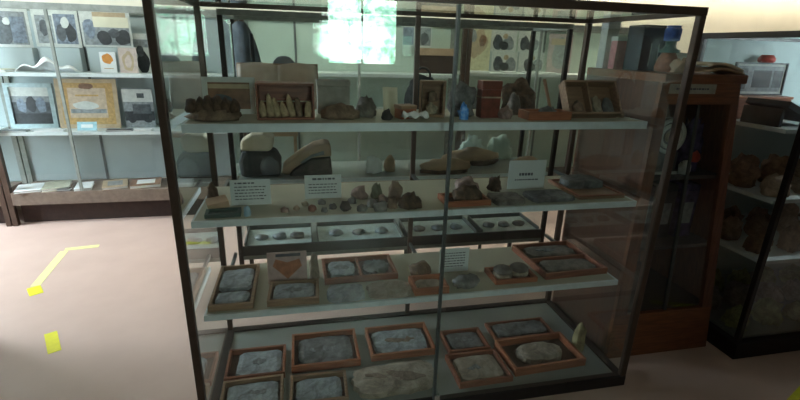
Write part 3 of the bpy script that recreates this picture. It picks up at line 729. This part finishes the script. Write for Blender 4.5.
# ledge rail that carries the three prints above the shelf
for i, (x, w_, lb) in enumerate(((-1.86, .28, 'behind the cream booklet'), (-1.515, .3, 'behind the white cloth'), (-1.14, .34, 'behind the card with the orange disc'))):
    o = thing('picture_stand', 'grey easel block carrying a photograph, ' + lb, 'stand', (x, YB - .07, 1.3155), 0, 'grey picture stands')
    MB().box(-w_ / 2, w_ / 2, -.05, .04, 0, (.188, .198, .208)[i] - .0).build('block', PANEL, o, .004)
    MB().box(-w_ / 2, w_ / 2, -.054, -.05, 0, .01).build('lip', PANEL, o)
picture('card', 'white card with an orange disc on the top shelf', 'card', -1.155, 2.93, 1.315, .125, .17, None, 0, PAPER, [('e', .5, .68, .34, .26, ORANGE), ('r', .5, .2, .3, .02, PHTAN)], .08, None, .008)
picture('card', 'pale pink printed card beside the orange disc card', 'card', -.995, 2.93, 1.315, .145, .21, None, 0, plain('pale pink print', (.62, .5, .44), .6), [('e', .5, .45, .33, .38, PHTAN), ('e', .5, .45, .2, .25, plain('pale pink print', (.62, .5, .44), .6))], .08, None, .008)
o = tag(MB().sheet(lambda u, v: ((u - .5) * .44, (v - .5) * .12, .006 + .115 * math.sin(PI * u) ** .7 * (.7 + .3 * math.sin(u * 14 + v * 3)) * math.sin(PI * min(1, v + .25))), 24, 8, .006).build('white_cloth', WHITECLOTH, None, 0, (-1.585, 2.865, 1.3175)), 'white cloth spread in soft folds along the top shelf', 'cloth')
def booklet(label, x, y, z, w, d, h, mc, mp, rz=0, cat='book', extra=None, group='booklets lying in the wall case', rx=0):
    o = thing('booklet', label, cat, (x, y, z + .0006), rz, group, rx)
    d = d * (1.4 if d > .12 else 1)
    MB().box(-w / 2, w / 2, -d / 2, d / 2, 0, .003).build('cover', mc, o)
    MB().box(-w / 2 + .004, w / 2 - .004, -d / 2 + .004, d / 2 - .004, .003, h - .002).build('pages', PAPER, o)
    MB().box(-w / 2, w / 2, -d / 2, d / 2, h - .002, h).build('front_cover', mp, o)
    if extra: MB().box(-w * .3, w * .3, -d * .28, d * .28, h, h + .001).build('printed_panel', extra, o)
    return o
booklet('cream booklet lying at the end of the top shelf', -1.945, 2.88, 1.315, .16, .13, .02, CREAM, CREAM)
picture('photograph', 'photograph of dark shapes standing next to the pink card', 'photograph', -.895, 3.0, 1.315, .13, .33, None, 0, PHL, [('e', .5, .25, .4, .3, PHB), ('r', .5, .75, .5, .1, PHM), ('e', .4, .55, .25, .15, PHD)], .03, G3, .01)
picture('framed_photograph', 'dark group photograph in a pale blue frame on the middle shelf', 'photograph', -1.85, 3.02, .825, .37, .385, plain('pale blue frame', (.46, .58, .6), .5), .035, PHM, [('r', .5, .3, .5, .3, PHD), ('e', .25, .5, .12, .2, PHBLUE), ('e', .5, .55, .13, .22, PHB), ('e', .75, .5, .13, .2, PHBLUE), ('r', .5, .15, .5, .14, PHB), ('r', .5, .88, .5, .12, PHL)], .04, G3, .02)
picture('certificate', 'tan certificate with a gold border on the middle shelf', 'certificate', -1.395, 2.98, .825, .49, .43, None, 0, PHGOLD, [('r', .5, .52, .36, .36, plain('aged certificate paper', (.6, .46, .33), .7)), ('r', .5, .32, .34, .05, PHM), ('e', .45, .46, .25, .1, PHL), ('r', .5, .7, .22, .02, PHGOLD), ('e', .5, .92, .14, .07, PHBR)], .1, None, .012, .035, PHTAN)
picture('photograph', 'dark photograph of a vehicle beside the certificate', 'photograph', -.99, 3.0, .825, .25, .35, None, 0, PHM, [('r', .5, .3, .5, .12, PHB), ('e', .25, .22, .14, .1, PHB), ('e', .78, .22, .14, .1, PHB), ('r', .6, .48, .3, .12, PHD), ('r', .5, .82, .5, .16, PHL), ('r', .6, .82, .12, .06, PHD)], .05, G3, .01)
picture('small_card', 'small pale blue card before the certificate', 'card', -1.385, 2.86, .825, .155, .075, None, 0, plain('pale blue card', (.4, .66, .74), .6), [('r', .5, .5, .3, .2, PAPER)], .3, None, .006)
for x, w_, lb, mc in ((-1.93, .2, 'grey leaflet lying below the dark group photograph', PHM), (-1.66, .22, 'white leaflet lying between the group photograph and the certificate', PAPER), (-1.12, .2, 'dark leaflet lying before the certificate corner', PHD), (-.93, .14, 'white leaflet lying below the vehicle photograph', PAPER)):
    booklet(lb, x, 2.84, .825, w_, .08, .012, mc, mc, .05, 'leaflet', None, 'leaflets lying on the middle shelf')
zd = .305
booklet('bright open booklet at the end of the bottom shelf', -2.0 + .07, 2.86, zd, .19, .17, .02, PAPER, PAPER, .3)
booklet('cream booklet leaning over the bright one on the bottom shelf', -1.73, 2.9, zd, .2, .19, .026, CREAM, plain('pale olive cover', (.5, .5, .38), .6), .3)
booklet('dark blue booklet between the pale ones on the bottom shelf', -1.63, 2.8, zd, .1, .07, .014, DKBLUE, PHD, .1)
booklet('small white booklet in the middle of the bottom shelf', -1.5, 2.87, zd, .13, .16, .02, PAPER, PAPER, .25)
booklet('tan framed booklet on the bottom shelf', -1.25, 2.89, zd, .2, .19, .026, TRAYPALE, PHTAN, .3, 'book', PHM)
booklet('brown bordered white book open by the end post on the bottom shelf', -.99, 2.9, zd, .25, .18, .03, TRAYPALE, PHBR, .2, 'book', PAPER)
booklet('white booklet on the bottom shelf close to the front case post', -.68, 2.88, zd, .2, .17, .02, PAPER, PAPER, .1)
# photographs seen behind the fossil case
picture('photograph', 'small photograph with pale sky over the wooden strip', 'photograph', 1.62, 3.08, 1.6, .3, .2, None, 0, PHL, [('r', .75, .5, .22, .42, PHM), ('r', .2, .5, .18, .42, PHBLUE), ('e', .75, .4, .14, .3, PHD)], .0, None, .012)
o = thing('wooden_strip', 'pale wooden strip on blocks carrying the small photograph', 'strip', (1.83, 3.07, 1.3505), 0, None)
MB().box(-.195, .195, -.04, .04, .175, .245).build('strip', TANCLOTH, o, .003); MB().box(-.18, .18, -.02, .03, 0, .175).build('block', DARKVOID, o)
picture('poster', 'yellowish poster with a brown figure behind the large dark stone', 'poster', 2.26, 3.08, 1.376, .3, .42, None, 0, plain('yellowish poster paper', (.7, .65, .42), .6), [('e', .6, .7, .28, .28, PHTAN), ('e', .25, .8, .22, .2, PHM), ('e', .7, .72, .13, .13, PHBR), ('e', .4, .5, .16, .2, PHTAN)], .02, None, .01)
k = 0
for z, lbz in ((1.376, 'lower'), (1.585, 'upper')):
    for x, lbx in ((2.56, 'next to the yellowish poster'), (2.865, 'away from the yellowish poster')):
        k += 1
        r = random.Random(k)
        o = picture('photograph', f'{lbz} white edged photograph of dark figures, {lbx}', 'photograph', x, 3.1 if z > 1.5 else 3.04, z, .285, .205, None, 0, PHL,
                [('e', r.uniform(.2, .4), .4, .22, .42, PHD), ('e', r.uniform(.6, .8), .35, .24, .36, PHM), ('e', .5, .25, .2, .25, PHB), ('e', .55, .75, .1, .14, PHTAN)], 0, G3, .01, .012, PHL)
o = thing('photo_stand', 'grey block behind the lower photographs carrying the upper pair', 'stand', (2.71, 3.1, 1.3755))
MB().box(-.3, .3, -.035, .03, 0, .209).build('block', PANEL, o, .003)
MB().box(-.3, .3, -.04, -.035, 0, .01).build('lip', PANEL, o)
picture('poster', 'pinkish poster beside the dark edged photographs', 'poster', 3.21, 3.08, 1.376, .28, .4, None, 0, plain('pinkish poster paper', (.45, .36, .36), .6), [('e', .5, .5, .3, .38, PHM), ('r', .4, .8, .3, .08, PHTAN)], .02, None, .01)
for i, x in enumerate((2.2, 2.55, 2.78, 2.98)):
    booklet('white leaflet along the shelf front below ' + ('the yellowish poster', 'the first pair of photographs', 'the second pair of photographs', 'the pinkish poster')[i], x, 2.88, 1.375, (.26, .14, .14, .16)[i], .1, .016, PAPER, PAPER, 0, 'leaflet', None, 'white leaflets below the posters')

# ------------------------------------------------------------------ wooden cabinet
cab = thing('wooden_cabinet', 'reddish wooden cabinet with a dark glass door beside the fossil case', 'cabinet')
def tx(u, z):
    """x across the tapered front at height z (u from 0 to 1)."""
    l = 2.045 + .0 * z; r = 2.70 - .155 * z
    return l + u * (r - l)
def tq(b, u0, u1, z0, z1, y0, y1, m=None):
    b.hexa([(tx(u0, z0), y0, z0), (tx(u1, z0), y0, z0), (tx(u0, z0), y1, z0), (tx(u1, z0), y1, z0), (tx(u0, z1), y0, z1), (tx(u1, z1), y0, z1), (tx(u0, z1), y1, z1), (tx(u1, z1), y1, z1)], m)
CY0, CY1, CH = .2, .78, 1.52
b = MB(); tq(b, 0, .02, 0, CH - .04, CY0 + .025, CY1); b.build('side_panel', wood('shaded wood tone', (.12, .045, .022), (.07, .025, .013), along='z'), cab)  # same cabinet wood, its shaded look put into the colour
b = MB(); tq(b, .98, 1, 0, CH - .04, CY0 + .025, CY1); b.build('side_panel', OAKV, cab)
b = MB(); tq(b, .02, .98, 0, CH - .04, CY1 - .02, CY1); b.build('back_panel', plain('dark stained board', (.04, .032, .03), .6), cab)
b = MB(); b.box(2.045, 2.49, CY0 - .012, CY1 + .005, CH - .04, CH); b.build('cabinet_top', OAK, cab, .004)
b = MB(); tq(b, 0, 1, 0, .27, CY0, CY0 + .025); b.build('bottom_panel', OAK, cab)
b = MB(); tq(b, 0, 1, 1.385, CH - .04, CY0, CY0 + .025); b.build('top_rail', OAK, cab)
b = MB(); tq(b, 0, .12, .27, 1.385, CY0, CY0 + .025); b.build('stile', OAKV, cab)
b = MB(); tq(b, .9, 1, .27, 1.385, CY0, CY0 + .025); b.build('stile', OAKV, cab)
b = MB(); tq(b, .12, .9, .275, 1.38, CY0 + .012, CY0 + .016); dr = b.build('glass_door', GLASSC, cab)
b = MB(); tq(b, .5, .53, .275, 1.38, CY0 + .004, CY0 + .012); b.build('door_stile', plain('dark grey strip', (.05, .05, .048), .5), dr)
for z in (1.03, .65, .28):
    b = MB(); tq(b, .02, .98, z - .018, z, CY0 + .03, CY1 - .02); b.build('shelf', plain('dark stained board', (.04, .032, .03), .6), cab)
b = MB().box(2.085, 2.335, CY0 - .003, CY0, 1.433, 1.476); pl = b.build('name_plate', plain('pale metal plate', (.42, .4, .33), .4), cab)
b = MB(); dashes(b, [(1.4545, 2.12, 2.3, .008)], 0, CY0 - .0032, 9); b.build('printed_line', INK, pl)
o = thing('ringed_disc', 'round pale disc with dark rings on a dark stand behind the cabinet door', 'disc', (2.22, .28, 1.031))
MB().box(-.07, .07, 0, .08, 0, .11).build('stand', BLACKCLOTH, o, .004)
Rm = Matrix.Translation((0, .03, .19)) @ Matrix.Rotation(PI / 2, 4, 'X')
MB().lathe([(.088, 0), (.09, .006), (.09, .022), (.08, .028)], 30, None, Rm).build('disc', plain('dark grey disc', (.1, .1, .1), .5), o)
for r_ in (.078, .052): MB().torus(r_, .01, None, Matrix.Translation((0, 0, .19)) @ Matrix.Rotation(PI / 2, 4, 'X')).build('pale_ring', PHL, o)
MB().lathe([(.03, 0), (.026, .012), (.01, .018)], 20, None, Matrix.Translation((0, .002, .19)) @ Matrix.Rotation(PI / 2, 4, 'X')).build('hub', PHTAN, o)
MB().box(-.075, .075, -.012, 0, .0, .012).build('foot', PHL, o)
o = thing('film_bag', 'crumpled purple film bag with a red spot behind the cabinet door', 'bag', (2.41, .35, 1.031))
MB().lump(.12, .14, .3, 131, .25, 2.2, None, 4, None, .6).build('bag_body', PURPLE, o)
MB().lump(.06, .04, .06, 132, .3, 1.5, None, 2).build('red_spot', REDF, o, 0, (-.02, -.075, .06))
rock('white_shard', 'small white and yellow shard between the disc and the purple bag', 'shard', 2.335, .27, 1.031, .075, .05, .07, FOIL, .4, 2)
for i, x in enumerate((2.2, 2.34, 2.48)):
    o = thing('dark_binder', ('dark binder on the lower cabinet shelf nearest the fossil case', 'dark binder in the middle of the lower cabinet shelf', 'dark binder on the lower cabinet shelf nearest the corner case')[i], 'binder', (x, .45, .6506), 0, 'dark binders in the cabinet')
    MB().box(-.05, .05, -.12, .12, 0, .3).build('cover', (DKBLUE, PHB, PURPLE)[i], o, .004)
    MB().box(-.03, .03, -.1205, -.12, .08, .2).build('spine_label', PHM, o)
# on the cabinet top
zt = CH + .0006
o = thing('dark_box', 'dark navy box with pale bars standing on the cabinet top', 'box', (2.21, .52, zt))
MB().box(-.1, .1, -.06, .06, 0, .215).build('box_body', DKBLUE, o, .004)
b = MB()
for x in (-.05, -.005, .04): b.box(x, x + .006, -.0615, -.06, .02, .13)
b.build('pale_bars', PHM, o)
o = thing('blue_jar', 'blue jar with a brown foot on the cabinet top', 'jar', (2.22, .40, zt))
MB().lathe([(.05, 0), (.054, .02), (.045, .06), (.03, .09)], 20).build('foot', TRAYW2, o)
MB().lathe([(.045, .088), (.048, .1), (.03, .108), (.022, .125), (.024, .14)], 20).build('green_ring', plain('dark green glaze', (.03, .1, .08), .3), o)
MB().lathe([(.024, .14), (.036, .145), (.038, .195), (.03, .205), (.034, .212)], 20).build('jar_body', BLUEPL, o)
rock('orange_bundle', 'orange brown crumpled bundle before the blue jar', 'bundle', 2.2, .29, zt, .1, .09, .07, TANCLOTH, .35, 2)
o = thing('white_cup', 'small rounded white cup beside the blue jar', 'cup', (2.35, .45, zt))
MB().lathe([(.022, 0), (.036, .01), (.04, .05), (.034, .09), (.03, .09), (.034, .05), (.03, .015)], 20).build('cup_body', PHL, o)
MB().torus(.02, .005, None, Matrix.Translation((.045, 0, .05)) @ Matrix.Rotation(PI / 2, 4, 'X')).build('handle', PHL, o)
o = thing('pink_packet', 'rose pink packet on the cabinet top by the fossil case', 'packet', (2.09, .6, zt))
MB().box(-.035, .035, -.025, .025, 0, .14).build('packet_body', PINK, o, .003); MB().box(-.036, .036, -.026, .026, .14, .16).build('packet_lid', PHL, o, .002)
o = thing('white_carton', 'tall white carton behind the rose pink packet', 'carton', (2.085, .69, zt))
MB().box(-.035, .035, -.03, .03, 0, .2).build('carton_body', PHL, o, .003); MB().box(-.036, .036, -.031, .031, .2, .24).build('carton_top', PAPER, o, .003)
o = thing('folded_cloth', 'tan folded cloth lying on the cabinet top by the corner case', 'cloth', (2.388, .285, zt + .006))
MB().sheet(lambda u, v: ((u - .5) * .2, (v - .5) * .15, .006 + .012 * math.sin(u * 4)), 10, 4, .011).build('lower_fold', TANCLOTH, o)
MB().sheet(lambda u, v: ((u - .5) * .19, (v - .5) * .14, .02 + .012 * math.sin(u * 4) + .014 * (1 - u)), 10, 4, .011).build('upper_fold', CREAMCLOTH, o)

# ------------------------------------------------------------------ corner case
A0, A1, B0, B1, HC = 2.765, 4.75, .085, .80, 1.725
cc = thing('display_case', 'glass case of rocks with a blackish base in the corner beyond the wooden cabinet', 'display case')
for x in (A0, A1 - T):
    for y in (B0, B1 - T): MB().box(x, x + T, y, y + T, .1, HC - .03).build('post', BRONZE2, cc, .003)
f = MB()
for y in (B0, B1 - T): f.box(A0, A1, y, y + T, HC - .03, HC)
for x in (A0, A1 - T): f.box(x, x + T, B0 + T, B1 - T, HC - .03, HC)
f.build('top_frame', BRONZE2, cc)
MB().box(A0 - .015, A1 + .015, B0 - .015, B1 + .015, 0, .1).build('base', BRONZE2, cc, .004)
MB().box(A0 + T, A1 - T, B0 + T, B1 - T, .1, .115).build('deck', DECK, cc)
for z, y0 in ((.585, .02), (.91, .06), (1.265, .1)):
    s = MB().box(A0 + .03, A1 - .03, B0 + y0, B1 - .05, z - .02, z).build('shelf', SHELFWHITE, cc)
MB().box(A0 + T, A1 - T, B0 + .01, B0 + .015, .105, HC - .03).build('front_pane', GLASS, cc)
MB().box(A0 + .01, A0 + .015, B0 + T, B1 - T, .105, HC - .03).build('side_pane', GLASS, cc)
MB().box(A1 - .015, A1 - .01, B0 + T, B1 - T, .105, HC - .03).build('side_pane', GLASS, cc)
MB().box(A0 + T, A1 - T, B1 - .015, B1 - .01, .105, HC - .03).build('back_panel', plain('pale blue green panel', (.5, .6, .6), .7, vary=.04, scale=4), cc)
MB().box(A0 + T, A1 - T, B0 + T, B1 - T, HC - .02, HC - .014).build('top_pane', GLASSC, cc)
MB().lathe([(.008, -.6), (.01, -.59), (.01, .59), (.008, .6)], 12, None, Matrix.Translation((3.95, B0 + .06, HC - .045)) @ Matrix.Rotation(PI / 2, 4, 'Y')).build('fill_tube', emit('cool fill glow', (.8, .95, 1), 85), cc)  # unseen glowing tube added to brighten the inside of this case
picture('framed_photograph', 'dark framed picture in a pale mount inside the corner case', 'photograph', 3.03, .6, 1.3915, .36, .18, PHD, .008, PHM, [('r', .55, .5, .2, .34, PHB), ('r', .12, .5, .1, .4, PHD), ('r', .9, .5, .1, .34, PHD)], .05, None, .014, .012, PHL)
o = thing('picture_plinth', 'dark brown plinth under the framed picture in the corner case', 'plinth', (3.02, .58, 1.2655))
MB().box(-.2, .2, -.05, .1, 0, .11).build('block', TRAYW, o, .003); MB().box(-.205, .205, -.055, .105, .11, .125).build('cap', TRAYW2, o, .003)
o = thing('sloping_tray', 'black sloping tray on the top shelf of the corner case', 'tray', (2.93, .36, 1.2655), .1)
M_ = Matrix.Rotation(.35, 4, 'Y') @ Matrix.Translation((0, 0, .06))
MB().box(-.13, .13, -.11, .11, 0, .012, None, M_).build('tray_bed', BLACKCLOTH, o)
b = MB()
for a_, b_ in ((-.11, -.1), (.1, .11)): b.box(-.13, .13, a_, b_, .012, .03, None, M_)
for a_, b_ in ((-.13, -.12), (.12, .13)): b.box(a_, b_, -.1, .1, .012, .03, None, M_)
b.build('tray_rim', BRONZE2, o)
MB().box(-.12, -.1, -.1, .1, 0, .09).build('prop', BLACKCLOTH, o)
o = tag(MB().sheet(lambda u, v: ((u - .5) * .3, (v - .5) * .22, .01 + .05 * math.sin(PI * u) * (.5 + .5 * v)), 12, 6, .006).build('draped_paper', CREAMCLOTH, None, 0, (3.26, .35, 1.267)), 'cream folded sheet beside the black sloping tray', 'paper')
o = thing('red_ornament', 'small red rounded ornament above the framed picture', 'ornament', (3.2, .73, 1.2655))
MB().lathe([(.03, 0), (.03, .01), (.012, .02), (.012, .3)], 16).build('stem', PHL, o); MB().lathe([(.03, .3), (.045, .315), (.045, .33), (.03, .35)], 18).build('red_cap', REDF, o)
RK1 = stone('rust brown rock', (.42, .25, .16), (.22, .13, .085), 25, .6)
RK2 = stone('buff brown rock', (.5, .36, .26), (.3, .2, .14), 22, .6)
RK3 = stone('greyish rock', (.4, .36, .32), (.24, .21, .18), 22, .6)
RKG = stone('mossy green rock', (.42, .44, .2), (.24, .25, .12), 20, .6)
r = random.Random(3)
for z, s_, mats_, nm in ((.5855, .165, (RK1, RK2, RK1), 'lowest shelf'), (.9105, .165, (RK2, RK1, RK1), 'middle shelf'), (.1155, .18, (RKG, RK3, RKG), 'base')):
    for i in range(18):
        x = A0 + .125 + (i // 3) * .22; y = .225 + (i % 3) * .19
        w_ = s_ * r.uniform(.85, 1.12)
        rock('rock_specimen', f'rough rock {("by the side glass", "second", "third", "fourth", "fifth", "sixth")[i // 3]} from the cabinet, {("front", "middle", "back")[i % 3]} row, corner case {nm}', 'rock', x, y, z, w_, w_ * .85, w_ * r.uniform(.65, .95), mats_[i % 3], .3, 1.6, r.uniform(0, .6), f'rocks on the {nm} of the corner case')

# ------------------------------------------------------------------ floor tape
def tape(label, pts, w, mat=TAPE, group='yellow tape marks on the floor'):
    b = MB()
    a, c_ = Vector(pts[0]), Vector(pts[1]); d = (c_ - a).normalized(); n = Vector((-d.y, d.x)) * w / 2
    b.prism([tuple(a + n), tuple(a - n), tuple(c_ - n), tuple(c_ + n)], .0003, .0016)
    return tag(b.build('floor_tape', mat), label, 'tape', group)
tape('long pale strip of yellow floor tape running towards the wall cases', ((-1.345, 1.56), (-1.41, 2.13)), .055, TAPEW)
tape('short pale strip of yellow floor tape bent off the long strip', ((-1.42, 2.165), (-1.19, 2.2)), .05, TAPEW)
tape('stubby bright yellow tape end at the foot of the long strip', ((-1.28, 1.44), (-1.35, 1.55)), .075)
tape('short bright yellow tape mark lying alone on the open floor', ((-.99, .965), (-.885, .77)), .06)
tape('narrow yellow tape line behind the corner of the fossil case', ((-.57, 2.16), (-.33, 2.135)), .05)
tape('yellow tape line on the dark floor before the corner case', ((2.73, -.27), (3.1, -.12)), .05)

# ------------------------------------------------------------------ camera
cam_d = bpy.data.cameras.new('camera'); cam = bpy.data.objects.new('camera', cam_d); COL.objects.link(cam)
yaw, pitch, roll, fpx = .21885, .32418, -.02968, 455.92
cy, sy = math.cos(yaw), math.sin(yaw)
fw = Vector((sy * math.cos(pitch), cy * math.cos(pitch), -math.sin(pitch)))
rt = Vector((cy, -sy, 0)); dn = fw.cross(rt)
r2 = math.cos(roll) * rt + math.sin(roll) * dn; d2 = -math.sin(roll) * rt + math.cos(roll) * dn
Mx = Matrix.Identity(4)
for i in range(3):
    Mx[i][0] = r2[i]; Mx[i][1] = -d2[i]; Mx[i][2] = -fw[i]
Mx.translation = Vector((.4518, -1.612, 1.6))
cam.matrix_world = Mx
cam_d.sensor_width = 36; cam_d.lens = fpx / 800 * 36; cam_d.clip_start = .02
S.camera = cam
# ------------------------------------------------------------------ light and colour
wd = bpy.data.worlds.new('world'); S.world = wd; wd.use_nodes = True
wd.node_tree.nodes['Background'].inputs['Color'].default_value = (.6, .75, .9, 1)
wd.node_tree.nodes['Background'].inputs['Strength'].default_value = .2
S.cycles.transparent_max_bounces = 40
S.cycles.max_bounces = 8
S.view_settings.view_transform = 'Standard'; S.view_settings.look = 'None'
S.view_settings.gamma = 1; S.view_settings.use_curve_mapping = False
S.view_settings.exposure = 0.0
